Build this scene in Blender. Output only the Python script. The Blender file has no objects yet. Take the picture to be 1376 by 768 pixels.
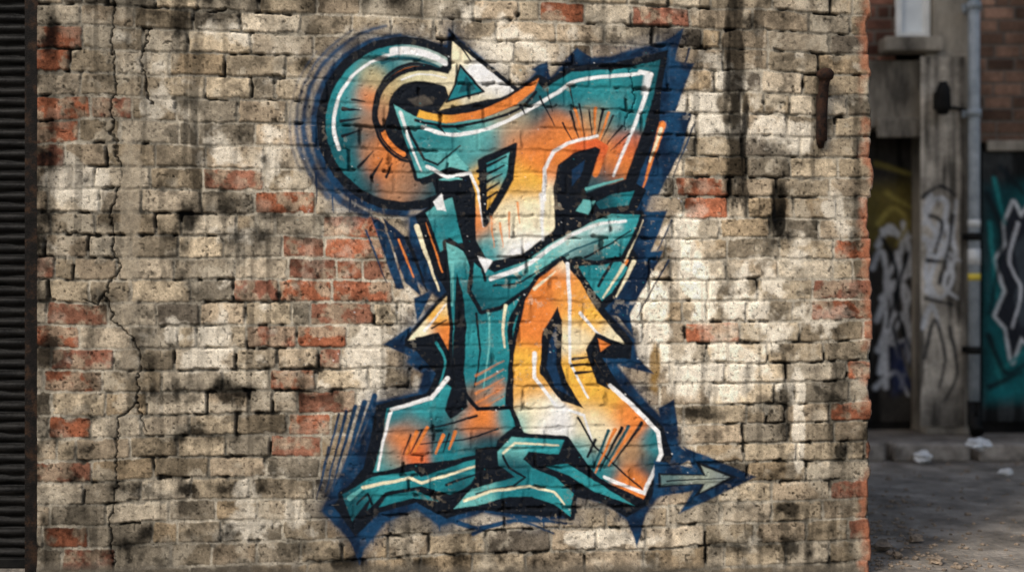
import bpy, bmesh, math, random
import numpy as np
from mathutils import Vector
random.seed(5)
S=0.0025            # metres per photo pixel on the wall plane
ZB=770
CAMD=4.0; CAMZ=(ZB-384)*S
scene=bpy.context.scene
COL=scene.collection
def wx(px,d=0.0): return (px-688)*(CAMD+d)/1600.0
def wz(py,d=0.0): return CAMZ-(py-384)*(CAMD+d)/1600.0
# ---------------------------------------------------------------- noise
_g={}
def vnoise(x,y,s,seed,sy=None):
    if seed not in _g: _g[seed]=np.random.RandomState(seed).rand(256,256)
    g=_g[seed]; sy=sy or s
    fx=x/s+1000.3; fy=y/sy+1000.7
    xi=np.floor(fx).astype(int); yi=np.floor(fy).astype(int)
    tx=fx-xi; ty=fy-yi; tx=tx*tx*(3-2*tx); ty=ty*ty*(3-2*ty)
    a=g[yi&255,xi&255]; b=g[yi&255,(xi+1)&255]; c=g[(yi+1)&255,xi&255]; d=g[(yi+1)&255,(xi+1)&255]
    return (a*(1-tx)+b*tx)*(1-ty)+(c*(1-tx)+d*tx)*ty
def fbm(x,y,s,o,seed,sy=None):
    r=0;a=1;t=0; sy=sy or s
    for i in range(o):
        r=r+a*vnoise(x,y,s,seed+i,sy); t+=a; a*=.55; s=s/2; sy=sy/2
    return r/t
def ss(a,b,x):
    t=np.clip((x-a)/(b-a),0,1); return t*t*(3-2*t)
def mixc(c,d,m):
    return c*(1-m[...,None])+np.asarray(d)*m[...,None]
# ---------------------------------------------------------------- bricks
class Bricks:
    def __init__(s,y0,y1,x0,x1,pitch,lmin,lmax,seed,jit=1.5):
        R=np.random.RandomState(seed); s.rows=[y0]
        while s.rows[-1]<y1: s.rows.append(s.rows[-1]+pitch+R.uniform(-jit,jit))
        s.rows=np.array(s.rows); s.b=[]
        for r in range(len(s.rows)):
            x=x0-R.uniform(0,lmax); L=[x]
            while x<x1:
                w=R.uniform(lmin,lmax)
                if R.rand()<.16: w=R.uniform(lmin*.45,lmin*.65)
                x+=w; L.append(x)
            s.b.append(np.array(L))
        s.n=max(len(b) for b in s.b)+2
        s.R=R
    def at(s,u,v):
        row=np.clip(np.searchsorted(s.rows,v)-1,0,len(s.rows)-2)
        idx=np.zeros(u.shape,int); l=np.zeros(u.shape); r=np.ones(u.shape)
        for k in np.unique(row):
            m=row==k; b=s.b[k]
            i=np.clip(np.searchsorted(b,u[m])-1,0,len(b)-2)
            idx[m]=i; l[m]=b[i]; r[m]=b[i+1]
        return row,idx,l,r,s.rows[row],s.rows[row+1]
MB=Bricks(-2400,900,-100,2400,28.6,54,86,11,2.0)
NR=len(MB.rows)
def warp(X,Y):
    u=X+2.2*(fbm(X,Y,60,2,31)-.5)*2+1.4*(vnoise(X,Y,9,33)-.5)
    v=384+(Y-384)*(1+.06*np.clip((X-688)/560,-1,1.0))+9*(fbm(X,Y,150,2,35)-.5)+1.7*(vnoise(X,Y,12,37)-.5)+1.2*(vnoise(X,Y,5,38)-.5)
    return u,v
R0=np.random.RandomState(3)
pal=np.array([(.42,.34,.245),(.50,.42,.315),(.37,.30,.21),(.32,.275,.21),(.57,.49,.375),(.44,.355,.255),(.26,.22,.165),(.40,.31,.205),(.51,.42,.30),(.35,.29,.21)])
tab=pal[R0.randint(0,len(pal),(NR,MB.n))]*R0.uniform(.70,1.16,(NR,MB.n,1))
rr=R0.rand(NR,MB.n)
redm=np.zeros((NR,MB.n))
tab[rr>.965]=(.16,.135,.105)
RED=[(80,48),(75,150),(110,150),(138,150),(95,183),(336,255),(380,260),(445,292),(480,300),(425,320),(480,320),(395,353),(465,353),(530,350),(425,387),(370,387),(440,418),(490,415),(428,455),(448,488),(375,524),(425,524),(440,555),(380,590),(70,455),(75,420),(730,18),(910,22),(930,238),(930,265),(925,293),(100,490),(75,525),(370,610),(1166,330),(1166,390),(1166,425),(1166,455),(1166,485),(1162,645),(1166,560),(1166,610),(928,450),(125,740),(100,710),(70,350),(60,90),(1166,700),(475,385),(355,440),(70,580),(62,210),(520,385),(75,640)]
P=np.array(RED,float); u,v=warp(P[:,0],P[:,1]); rw,ix,_,_,_,_=MB.at(u,v)
reds=[(.35,.14,.08),(.33,.16,.105),(.40,.155,.085),(.29,.135,.09)]
for i,(a,b) in enumerate(zip(rw,ix)): tab[a,b]=np.array(reds[i%4])*random.uniform(.75,1.1); redm[a,b]=1
off=R0.uniform(-.0018,.0018,(NR,MB.n)); tiltx=R0.uniform(-1,1,(NR,MB.n)); tilty=R0.uniform(-1,1,(NR,MB.n)); rough=R0.rand(NR,MB.n)
DARK=[(300,285,100,16,1.2),(250,310,70,14,1.0),(345,318,60,16,1.0),(1045,300,10,45,1.2),(1048,490,40,9,.9),(1060,680,80,16,1.0),(1050,640,70,12,.9),(290,525,100,12,1.1),(230,20,70,12,1.0),(950,555,50,9,.9),(290,655,90,12,.9),(1110,362,60,9,.9),(1080,20,70,12,.8),(1040,600,10,60,.8),(1150,250,8,90,.8),(400,90,50,10,.7),(200,420,12,60,.6),(58,300,14,460,1.1),(120,90,50,14,.8),(320,140,90,9,.6),(600,752,300,14,.9),(200,720,100,16,1.0),(760,735,60,12,.5),(1130,560,12,60,.8),(490,60,40,10,.6),(110,640,60,24,.9),(300,0,300,10,.7),(240,60,8,80,.8),(110,560,60,12,.8),(240,590,70,12,.8),(1090,730,80,18,1.0),(190,480,20,60,.6),(1010,20,50,24,.8),(130,330,40,14,.6),(100,250,40,10,.5),(420,650,40,10,.5)]
STREAK=[(988,-40,300,14,.95),(1000,120,310,5,.9),(976,20,220,6,.7),(1045,245,350,10,1.0),(1037,258,325,4,.9),(1103,80,235,9,.8),(1094,120,260,4,.6),(262,40,330,8,.6),(300,240,330,6,.5),(1150,150,420,6,.5),(420,90,150,3,.4),(70,0,330,9,.5),(1052,470,620,5,.6),(1118,480,640,5,.5),(935,80,240,4,.4),(220,240,420,6,.4),(1020,0,120,6,.6),(120,400,640,8,.3)]
PALE=[(1050,180,60,30,.9),(1072,560,8,70,1.4),(1120,425,30,12,1.1),(110,240,50,30,.8),(690,75,60,25,.9),(470,290,40,20,.7),(325,660,22,18,1.1),(915,330,30,60,.9),(1050,430,60,50,.8),(260,200,80,40,.55),(620,22,90,14,.5),(500,490,40,70,.95),(535,430,30,60,.9),(205,120,30,60,.4),(880,420,30,60,1.0),(820,725,60,14,.9),(1130,290,22,40,.8),(1000,400,70,50,.8),(935,140,50,60,.8),(300,450,90,60,.5),(360,700,60,25,.7),(180,560,30,30,.4),(480,360,40,50,.4),(960,500,60,40,.9),(640,80,40,14,.8),(360,60,60,30,.4),(340,200,60,40,.5),(1020,100,30,60,.5)]
CRACK=[[(152,-60),(154,20),(150,60),(156,110),(150,160),(158,205),(163,245),(150,290),(152,330),(160,360),(143,395),(152,430),(180,455),(190,480),(186,540),(196,580)],[(143,395),(130,410),(118,402)],[(186,540),(160,560),(158,640),(150,700),(156,770)],[(845,95),(852,130),(838,175)],[(200,40),(190,90),(205,140)]]
def seglist(X,Y,pts):
    d=np.full(X.shape,1e9)
    for (x0,y0),(x1,y1) in zip(pts[:-1],pts[1:]):
        dx,dy=x1-x0,y1-y0; L=dx*dx+dy*dy+1e-9
        t=np.clip(((X-x0)*dx+(Y-y0)*dy)/L,0,1)
        d=np.minimum(d,np.hypot(X-x0-t*dx,Y-y0-t*dy))
    return d
def wall_surface(X,Y,main=True,cover=None):
    u,v=warp(X,Y)
    row,idx,l,r,t,b=MB.at(u,v)
    dx=np.minimum(u-l,r-u); dy=np.minimum(v-t,b-v); rad=4.0
    d=np.where((dx<rad)&(dy<rad),rad-np.hypot(rad-dx,rad-dy),np.minimum(dx,dy))
    er=fbm(X,Y,14,3,41)
    d=d-.9-2.8*ss(.56,.92,er)-1.0*(vnoise(X,Y,4,43)-.3)
    rg=rough[row,idx]
    bm=ss(-.5,1.4,d); hb=ss(-1,2.4,d)
    f1=fbm(X,Y,22,4,51); f2=fbm(X,Y,5,3,57); f3=fbm(X,Y,2.6,2,61)
    cx=(u-(l+r)/2)/(r-l); cy=(v-(t+b)/2)/(b-t)
    hB=.0066+off[row,idx]+.002*cx*tiltx[row,idx]+.0014*cy*tilty[row,idx]+(.0018+.003*rg)*(f1-.5)+(.0012+.0018*rg)*(f2-.5)+.0010*(f3-.5)
    pit=ss(.72,.83,vnoise(X,Y,5.5,71)*.6+vnoise(X,Y,2.8,73)*.4)*ss(.42,.6,fbm(X,Y,60,2,75))
    hB=hB-.0026*pit
    smear=ss(.42,.62,fbm(X,Y,95,3,81))
    gap=ss(.54,.65,fbm(X,Y,17,2,85))*(1-.75*smear)
    hM=.0020+.0036*smear*(.6+.4*f1)+.0020*(f2-.5)*2-.008*gap
    if cover is not None: hM=hM+(.0045-hM)*cover*(1-.5*gap)*.75
    h=hM*(1-hb)+hB*hb
    tb=tab[row,idx]; rm_=redm[row,idx]
    skin=ss(.47,.64,fbm(X,Y,19,4,88))*rm_*.8
    tb=mixc(tb,(.40,.32,.23),skin)
    base=tb*(.62+.76*f1[...,None])*(.70+.60*f2[...,None])*(.80+.40*f3[...,None])
    bl=ss(.54,.68,fbm(X+300,Y,30,4,91))
    base=mixc(base,(.62,.55,.435),bl*.5*(1-.5*rm_))
    bd=ss(.58,.74,fbm(X,Y+500,24,4,95))
    base=base*(1-.50*bd[...,None])
    base=base*(1-.65*pit[...,None])
    edge=1-ss(0,4,d); base=base*(1-.18*edge[...,None])
    mort=np.array((.56,.50,.40))*(.45+.85*f1[...,None])*(.65+.65*f2[...,None])
    mort=mort*(1-.42*(1-smear[...,None]))
    mort=mort*(1-.88*gap[...,None])
    col=base*bm[...,None]+mort*(1-bm[...,None])
    wn=fbm(X,Y,34,5,101)
    wm=np.zeros(X.shape)
    if main:
        for (a,c,sx,sy,k) in PALE: wm=np.maximum(wm,k*np.exp(-(((X-a)/sx)**2+((Y-c)/sy)**2)*.7))
    w=ss(.58,.70,wn*.75+wm*.38+.045)
    col=mixc(col,(.80,.73,.61),w*.82*(.45+.55*bm)*(.7+.6*(f2-.2))*(1-.6*rm_))
    dm=np.zeros(X.shape)
    if main:
        for (a,c,sx,sy,k) in DARK: dm=np.maximum(dm,k*np.exp(-(((X-a)/sx)**2+((Y-c)/sy)**2)*.55))
    st=fbm(X,Y,16,3,111,150)
    gn=fbm(X,Y,26,6,115)
    gz=(gn-.5)*.80+(st-.5)*.25+dm*.25
    col=col*(1-.80*ss(.21,.38,gz)[...,None])*(1-.38*ss(.05,.24,gz)[...,None])
    st2=ss(.52,.76,fbm(X,Y,11,3,121,210))*ss(.38,.6,fbm(X,Y,120,2,125))
    col=col*(1-.40*st2[...,None])
    big=fbm(X,Y,230,2,131); col=col*(.80+.40*big[...,None])
    if main:
        for (sx,y0,y1,w_,k_) in STREAK:
            xx=X+7*(vnoise(X,Y,25,171,60)-.5)
            q=np.exp(-((xx-sx)/w_)**2)*ss(y0-15,y0+20,Y)*(1-ss(y1-60,y1+10,Y))
            q=ss(.24,.74,q*.95+(fbm(X,Y,9,4,175,26)-.5)*1.1)*(q>.03)
            col=col*(1-.86*k_*q[...,None])
        oc=np.exp(-((X-880-3*(f1-.5))/8)**2-((Y-490)/34)**2); oc=ss(.25,.7,oc+(gn-.5)*.8)*(oc>.05)
        col=mixc(col,np.array((.24,.14,.035)),oc*.85)
        vign=.74+.52*np.exp(-(((X-750)/450)**2+((Y-340)/380)**2)); col=col*vign[...,None]  # vignette painted into the wall colour: lit centre, dimmer borders
    sp=ss(.79,.89,vnoise(X,Y,3.2,141)); col=col*(1-.5*sp[...,None])
    if main:
        for c in CRACK:
            dd=seglist(X+7*(vnoise(X,Y,11,151)-.5)+5*(vnoise(X,Y,4,152)-.5),Y,c)
            wv=.2+1.3*vnoise(X,Y,25,153)
            k=1-ss(wv*.5,wv+1.0,dd); h=h-.008*k; col=col*(1-.7*k[...,None])
            k2=1-ss(4,16,dd+14*(f1-.5)); 
            col=col*(1-.2*k2[...,None])
        pn=fbm(X,Y,40,4,161)
        rm=ss(0.05,.2,np.exp(-(((X-176)/24)**2+((Y-330)/330)**2)*1.2)*.62+pn-.95)
        h=h*(1-.75*rm)+.75*rm*(.009+.005*(f1-.5)+.003*(f2-.5)); col=mixc(col,(.34,.29,.22),rm*.6*(.6+.8*f2))
        bs=ss(752,766,Y+18*(pn-.5)); h=h*(1-bs)+bs*(.012+.014*(f1-.4)); col=mixc(col,np.array((.11,.095,.075)),bs*.8)
    col=np.power(np.clip(col,.001,1),1.12)*1.24
    return h,col,(1-hb),gap
# ---------------------------------------------------------------- canvas for painting
class Canvas:
    def __init__(s,x0,x1,y0,y1,step):
        s.xs=np.arange(x0,x1+step*.5,step); s.ys=np.arange(y0,y1+step*.5,step); s.step=step
        s.X,s.Y=np.meshgrid(s.xs,s.ys)
        s.JX=s.X+1.4*(vnoise(s.X,s.Y,14,201)-.5)+.6*(vnoise(s.X,s.Y,4,202)-.5)
        s.JY=s.Y+1.4*(vnoise(s.X,s.Y,14,203)-.5)+.6*(vnoise(s.X,s.Y,4,204)-.5)
        s.pc=np.zeros(s.X.shape+(3,)); s.a=np.zeros(s.X.shape); s.rid=np.zeros(s.X.shape,int)
    def sl(s,pts,pad):
        p=np.array(pts); a0=p[:,0].min()-pad;a1=p[:,0].max()+pad;b0=p[:,1].min()-pad;b1=p[:,1].max()+pad
        i0=np.clip(np.searchsorted(s.xs,a0),0,len(s.xs));i1=np.searchsorted(s.xs,a1);j0=np.searchsorted(s.ys,b0);j1=np.searchsorted(s.ys,b1)
        return slice(j0,j1),slice(i0,i1)
    def put(s,sl,m,color,rid):
        if m.size==0: return
        c=color(s.X[sl],s.Y[sl]) if callable(color) else np.array(color)
        a=s.a[sl]; na=a+(1-a)*m
        wgt=(m/np.maximum(na,1e-4))[...,None]
        s.pc[sl]=s.pc[sl]*(1-wgt)+c*wgt
        s.a[sl]=na
        if rid is not None:
            q=s.rid[sl]; q[m>.5]=rid; s.rid[sl]=q
    def poly(s,pts,color,grow=0,soft=1.2,alpha=1,curve=False,rid=None):
        if curve: pts=cr(pts,True)
        sl=s.sl(pts,abs(grow)+soft+3); X=s.JX[sl];Y=s.JY[sl]
        if X.size==0: return
        d=seglist(X,Y,list(pts)+[pts[0]])
        ins=np.zeros(X.shape,bool); n=len(pts)
        for i in range(n):
            x0,y0=pts[i];x1,y1=pts[(i+1)%n]
            if y0==y1: continue
            c=((y0>Y)!=(y1>Y))&(X<(x1-x0)*(Y-y0)/(y1-y0)+x0); ins^=c
        sd=np.where(ins,-d,d)-grow
        m=(1-ss(-soft,soft,sd))*alpha
        s.put(sl,m,color,rid)
    def line(s,pts,w,color,w1=None,soft=1.1,alpha=1,curve=True,rid=None):
        if curve and len(pts)>2: pts=cr(pts,False)
        w1=w if w1 is None else w1
        sl=s.sl(pts,max(w,w1)+soft+3); X=s.JX[sl];Y=s.JY[sl]
        if X.size==0: return
        L=[0]
        for a,b in zip(pts[:-1],pts[1:]): L.append(L[-1]+math.hypot(b[0]-a[0],b[1]-a[1]))
        best=np.full(X.shape,1e9)
        for i,((x0,y0),(x1,y1)) in enumerate(zip(pts[:-1],pts[1:])):
            dx,dy=x1-x0,y1-y0; q=dx*dx+dy*dy+1e-9
            t=np.clip(((X-x0)*dx+(Y-y0)*dy)/q,0,1)
            ww=w+(w1-w)*((L[i]+t*(L[i+1]-L[i]))/L[-1])
            best=np.minimum(best,np.hypot(X-x0-t*dx,Y-y0-t*dy)-ww/2)
        s.put(sl,(1-ss(-soft,soft,best))*alpha,color,rid)
def cr(pts,closed,n=7):
    out=[];N=len(pts)
    rng=range(N) if closed else range(N-1)
    for i in rng:
        g=(lambda k:pts[k%N]) if closed else (lambda k:pts[min(max(k,0),N-1)])
        p0,p1,p2,p3=g(i-1),g(i),g(i+1),g(i+2)
        for k in range(n):
            t=k/n
            out.append(tuple(.5*((2*p1[a])+(-p0[a]+p2[a])*t+(2*p0[a]-5*p1[a]+4*p2[a]-p3[a])*t*t+(-p0[a]+3*p1[a]-3*p2[a]+p3[a])*t**3) for a in (0,1)))
    if not closed: out.append(tuple(pts[-1]))
    return out
def arc(cx,cy,rx,ry,a0,a1,n=16):
    return [(cx+rx*math.cos(math.radians(a0+(a1-a0)*i/n)),cy+ry*math.sin(math.radians(a0+(a1-a0)*i/n))) for i in range(n+1)]
def field(stops):
    def f(X,Y):
        w=0;c=0
        nx=X+10*(vnoise(X,Y,30,211)-.5); ny=Y+10*(vnoise(X,Y,30,212)-.5)
        for (x,y,r,k) in stops:
            q=np.exp(-((nx-x)**2+(ny-y)**2)/(r*r*1.3))+1e-7*np.exp(-np.hypot(nx-x,ny-y)/60); w=w+q; c=c+q[...,None]*np.array(k)
        return c/w[...,None]
    return f
def NAVY(X,Y):
    t=ss(.35,.68,fbm(X,Y,24,3,215))[...,None]
    return np.array((.003,.016,.045))*(1-t)+np.array((.008,.052,.125))*t
NV0=(.006,.034,.088)
BLK=(.003,.006,.012);TEAL=(.014,.21,.245);LT=(.16,.52,.50);DT=(.006,.08,.105);ORG=(.86,.25,.05);RO=(.80,.14,.04);YO=(.96,.50,.07);CRM=(.95,.84,.57);WHT=(.96,.95,.93);TAN=(.64,.48,.23);MT=(.03,.31,.34);BR=(.46,.22,.11)
CV=Canvas(44,1184,-16,782,1.15)
c=CV
def shape(pts,f,g=6,rid=3,curve=False,soft=1.2):
    c.poly(pts,BLK,grow=g,rid=1,curve=curve); c.poly(pts,f,rid=rid,curve=curve,soft=soft)
# ---- navy mist and outer silhouette
for R_,a0,a1,w,al in [(121,90,268,15,.97),(135,112,260,10,.9),(144,135,242,7,.75),(153,155,220,4,.55)]:
    c.line(arc(543,166,R_,R_*.98,a0,a1,18),w,NAVY,w*.35,soft=2.6,alpha=al,rid=1,curve=False)
c.line(arc(543,166,134,130,118,248,18),28,NAVY,6,soft=15,alpha=.6,curve=False)
NV=[(430,150),(436,105),(462,72),(500,53),(545,47),(598,58),(603,38),(645,74),(694,122),(722,93),(740,102),(757,82),(820,74),(907,50),(905,80),(920,90),(908,132),(893,156),(914,160),(908,192),(880,250),(868,285),(880,290),(862,334),(874,344),(836,414),(822,420),(854,456),(860,494),(832,490),(862,530),(907,578),(920,612),(886,668),(856,710),(818,680),(776,666),(772,696),(720,702),(650,690),(590,708),(560,684),(520,702),(486,742),(430,686),(462,622),(490,575),(500,538),(560,526),(566,502),(545,486),(555,470),(533,462),(588,400),(560,380),(530,310),(548,322),(548,290),(578,282),(525,286),(475,272),(442,240),(430,200)]
c.poly(NV,NAVY,grow=8,soft=16,alpha=.5)
c.poly(NV,NAVY,grow=-1,soft=3,rid=1)
for p in [[(886,62),(918,38),(906,84),(932,86),(908,150),(884,152)],[(880,150),(930,151),(914,206),(884,262),(858,266)],[(850,284),(896,284),(872,344),(850,338)],[(845,340),(892,337),(844,426),(812,422)],[(884,548),(906,536),(912,584),(894,600)],[(895,590),(936,612),(904,630)],[(514,292),(548,320),(566,398),(544,378)],[(498,288),(516,300),(544,388),(532,388)],[(846,468),(878,502),(834,490)],[(514,463),(552,438),(556,480)],[(478,700),(500,690),(484,758),(464,712)],[(838,684),(872,676),(856,734)],[(756,84),(775,64),(800,82)],[(714,94),(736,82),(740,110)],[(826,420),(846,418),(850,452)],[(556,400),(584,388),(560,432)]]: c.poly(p,NAVY,rid=1,soft=1.5)
for (a,b,w) in [((456,556),(430,655),3.5),((466,552),(438,660),5),((478,546),(444,664),6),((490,540),(452,670),8),((442,600),(426,670),3),((504,532),(464,636),8),((926,66),(914,112),3),((932,168),(904,238),3),((902,296),(878,348),3),((898,350),(856,426),3),((492,310),(520,380),3)]: c.line([a,b],w,NAVY,1.4,soft=1.3,rid=1,curve=False)
c.line([(596,692),(640,708),(700,698),(768,702)],8,NAVY,3,soft=1.6,rid=1)
c.line([(636,716),(690,698),(744,716)],6,NAVY,2,soft=1.6)
for x,y,l in [(425,232,42),(447,250,36),(500,700,26),(855,700,18),(590,700,12),(730,696,14),(470,262,24)]: c.line([(x,y),(x+1,y+l)],3.4,NAVY,1,curve=False,soft=1)
# ---- black silhouette
K=[(432,160),(438,112),(462,80),(500,61),(545,55),(600,66),(607,50),(650,90),(694,124),(720,101),(738,108),(765,89),(830,84),(898,68),(888,128),(886,168),(854,248),(868,256),(854,285),(866,291),(850,332),(858,346),(824,404),(812,414),(850,460),(848,482),(810,480),(834,520),(890,572),(904,612),(870,678),(842,694),(792,664),(770,656),(776,688),(740,694),(640,684),(600,696),(560,674),(510,688),(478,720),(448,678),(488,628),(498,590),(506,543),(572,528),(590,506),(560,472),(542,463),(600,392),(584,366),(558,290),(592,268),(540,277),(490,265),(450,233)]
c.poly(K,BLK,soft=1.3,rid=1)
c.line(arc(543,166,112,111,60,300,26),13,BLK,10,curve=False,rid=1)
for a,b,k,w in [((560,304),(590,390),CRM,7),((547,320),(574,390),BLK,6),((536,322),(556,372),ORG,3),((574,300),(594,365),ORG,4),((890,168),(864,252),ORG,9),((888,174),(873,218),CRM,5),((862,296),(840,352),CRM,5.5),((852,352),(828,398),CRM,6),((843,350),(822,388),ORG,3.5)]:
    c.line([a,b],w,k,2,curve=False,rid=3)
# ---- looped arrow
RNG=arc(543,166,105,105,66,306,26)+arc(558,152,54,64,300,72,20)
c.poly(RNG,field([(447,150,28,TEAL),(452,205,26,DT),(462,104,24,MT),(515,70,24,TEAL),(575,75,24,(.34,.46,.42)),(490,132,12,ORG),(492,168,11,BR),(500,105,13,TAN),(512,222,18,ORG),(496,205,12,BR),(478,180,15,DT),(545,245,22,BR),(485,240,20,DT),(575,255,22,DT),(465,225,20,TEAL),(472,140,13,MT)]),rid=2,soft=1.3)
c.line(arc(543,166,94,93,158,262,16),5,WHT,3.6,rid=2,curve=False)
c.line(arc(543,166,99,97,262,304,10),11,WHT,8,soft=1.6,rid=2,curve=False)
c.line(arc(543,166,87,87,250,302,10),5,DT,4,soft=1.4,curve=False)
for a,w in [(182,5),(193,6),(205,4),(168,5),(136,5),(121,5),(108,4)]:
    q=math.radians(a); r0=84-8*(w==4); c.line([(543+r0*math.cos(q),166+r0*math.sin(q)),(545+60*math.cos(q),162+60*math.sin(q))],w,BLK,1.2,curve=False,rid=2)
c.line(arc(558,152,56,66,306,100,20),5,BLK,4,rid=2,curve=False)
c.line(arc(560,152,50,59,300,110,20),7,ORG,6,rid=2,curve=False)
AH=[(607,54),(700,128),(640,138),(588,150),(602,130),(596,112),(606,92)]
c.poly(AH,BLK,grow=5,rid=1)
c.poly([(524,158),(520,142),(534,124),(560,115),(600,122),(604,134),(590,152),(562,158),(546,156),(538,168)],BLK,rid=1)
c.poly([(556,150),(590,139),(640,140),(706,128),(690,140),(648,156),(600,160)],BLK,rid=1)
c.poly([(512,176),(506,150),(514,120),(534,101),(562,92),(592,96),(612,106),(612,124),(590,114),(562,110),(538,118),(526,134),(524,156)],BLK,grow=3,rid=1,curve=True)
c.poly(AH,field([(612,72,16,CRM),(655,105,20,WHT),(650,132,14,(.75,.66,.42)),(600,142,12,TAN),(600,112,12,CRM)]),rid=2,grow=-1)
c.poly([(513,170),(508,150),(516,122),(536,104),(562,96),(592,98),(622,108),(618,124),(590,114),(562,109),(538,116),(524,134),(521,154)],field([(512,150,18,BR),(522,122,16,TAN),(560,100,22,(.72,.66,.40)),(605,112,22,CRM)]),rid=2,curve=True)
c.line([(540,108),(565,100),(600,105)],2.6,WHT,1.8,alpha=.9)
c.poly([(618,88),(650,124),(600,137),(612,114)],TEAL,rid=2); c.poly([(626,102),(640,120),(616,126)],DT,rid=2); c.line([(618,88),(650,124),(600,137),(612,114),(618,88)],3.2,BLK,curve=False)
c.line([(604,42),(632,82)],4,BLK,2,curve=False)
c.poly([(548,134),(570,128),(582,138),(560,146)],(.10,.085,.07),soft=2,alpha=.8)
# ---- upper letter body
U=[(529,141),(556,157),(600,166),(648,160),(694,142),(722,110),(730,120),(768,97),(830,94),(887,81),(880,120),(864,176),(840,240),(786,262),(796,232),(812,200),(798,192),(765,203),(746,225),(740,262),(740,312),(700,342),(655,352),(640,322),(632,270),(628,242),(600,240),(562,240),(546,192)]
UF=field([(540,150,26,LT),(560,195,24,TEAL),(590,225,20,LT),(600,185,28,(.02,.22,.24)),(640,178,22,LT),(665,200,20,TEAL),(688,165,20,(.45,.40,.27)),(725,148,26,DT),(770,115,30,TEAL),(830,110,28,MT),(868,110,24,DT),(845,160,24,TEAL),(700,200,24,ORG),(735,192,20,ORG),(750,170,14,ORG),(775,182,20,ORG),(800,165,18,(.44,.33,.18)),(830,215,22,ORG),(845,195,14,RO),(810,240,20,DT),(655,255,20,YO),(685,235,20,YO),(712,245,18,YO),(718,290,18,CRM),(690,295,26,CRM),(705,330,22,WHT),(640,300,16,ORG),(655,335,16,MT),(728,225,10,ORG)])
shape(U,UF,5)
c.poly([(564,146),(600,154),(648,146),(690,126),(724,106),(718,122),(694,141),(648,160),(600,166),(560,158)],field([(570,152,25,YO),(640,155,30,ORG),(715,115,20,ORG)]),rid=3)
c.line([(560,145),(600,153),(648,145),(690,125),(722,104),(732,116)],4.5,BLK,rid=3)
c.line([(558,162),(600,170),(648,164),(698,146),(720,124)],4,BLK,rid=3)
c.line([(568,171),(602,181),(650,175),(700,153),(745,127),(780,108),(858,100)],5,WHT,4.6,rid=3)
c.line([(860,98),(875,101),(863,142),(843,192),(824,236)],6.4,WHT,3.4,rid=3,soft=1.3,curve=False)
c.line([(870,103),(864,126)],9,WHT,4,soft=3,alpha=.8)
c.line([(538,152),(556,205),(566,230)],4.6,WHT,2,alpha=.95)
for p,w in [([(765,118),(772,150)],2.4),([(725,130),(745,170)],3),([(735,120),(742,150)],2),([(766,150),(778,188)],4.5),([(778,140),(785,184)],3),([(792,148),(795,186)],3.4),([(810,148),(801,186)],4.5),([(824,156),(807,190)],3),([(836,170),(813,196)],3.4),([(700,142),(706,154)],4),([(590,170),(598,180)],5),([(846,180),(820,202)],3),([(756,166),(770,192)],3)]: c.line(p,w,BLK,1,curve=False,rid=3)
for p in [[(772,146),(783,184)],[(800,146),(798,184)],[(818,152),(805,188)]]: c.line(p,4,ORG,1.5,curve=False)
c.poly([(567,216),(585,222),(612,206),(630,226),(626,240),(604,243),(590,242)],field([(575,225,12,TEAL),(610,225,14,LT)]),rid=3)
c.line([(548,172),(570,214),(588,222),(618,196)],4.6,BLK,2,curve=False,rid=3)
c.line([(570,244),(604,230),(626,236),(633,262),(634,330)],10,BLK,13,rid=1,curve=False)
c.line([(574,224),(600,238),(632,233),(642,256),(650,304)],5.2,WHT,2.4,rid=3,curve=False)
c.poly([(645,216),(692,195),(687,242),(665,280),(652,302),(647,250)],BLK,grow=3,rid=1)
c.poly([(654,220),(684,205),(680,238),(662,270),(655,282),(654,250)],field([(660,225,20,MT),(680,210,14,LT),(662,260,14,YO)]),rid=3)
for i in range(5): c.line([(642+i*1.5,250+i*10-20),(680-i*3,224+i*12-14)],5,BLK,2.6,curve=False,rid=3)
for p in [[(672,300),(676,332)],[(660,292),(664,332)],[(684,286),(684,320)],[(696,272),(698,300)]]: c.line(p,3.4,ORG,1,curve=False,alpha=.8)
c.line([(738,304),(737,250),(744,218),(768,200),(800,192),(812,198),(800,234)],15,field([(738,270,22,CRM),(745,215,22,ORG),(800,195,22,RO),(800,230,14,ORG)]),8,rid=3,curve=False)
c.poly([(752,296),(747,262),(753,232),(768,214),(795,206),(788,236),(772,262),(770,280)],BLK,rid=1,grow=1)
c.poly([(768,228),(786,216),(780,238),(768,250)],NV0)
c.line([(731,268),(732,228),(744,204),(762,193),(802,183)],5.4,WHT,3.6,rid=3,curve=False)
c.line([(728,262),(729,322)],7,WHT,3,curve=False,soft=2)
c.poly([(780,264),(812,252),(850,246),(866,256),(850,286),(800,288),(768,298)],BLK,rid=1,grow=2)
c.poly([(800,272),(822,261),(852,256),(844,276),(806,281)],field([(810,272,15,DT),(845,265,14,TEAL)]),rid=3)
c.poly([(774,284),(784,268),(800,270),(790,288)],LT,rid=3)
c.line([(788,254),(836,240)],4.4,LT,2,curve=False)
FL=[(573,286),(592,272),(608,266),(614,292),(622,326),(604,330),(592,338)]
shape(FL,field([(590,275,14,LT),(600,300,16,TEAL),(610,330,18,MT)]),5)
c.poly([(582,272),(594,260),(600,284),(588,282)],WHT,rid=3,soft=1)
c.line([(616,262),(622,300),(628,336)],10,BLK,7,rid=1,curve=False)
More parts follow.
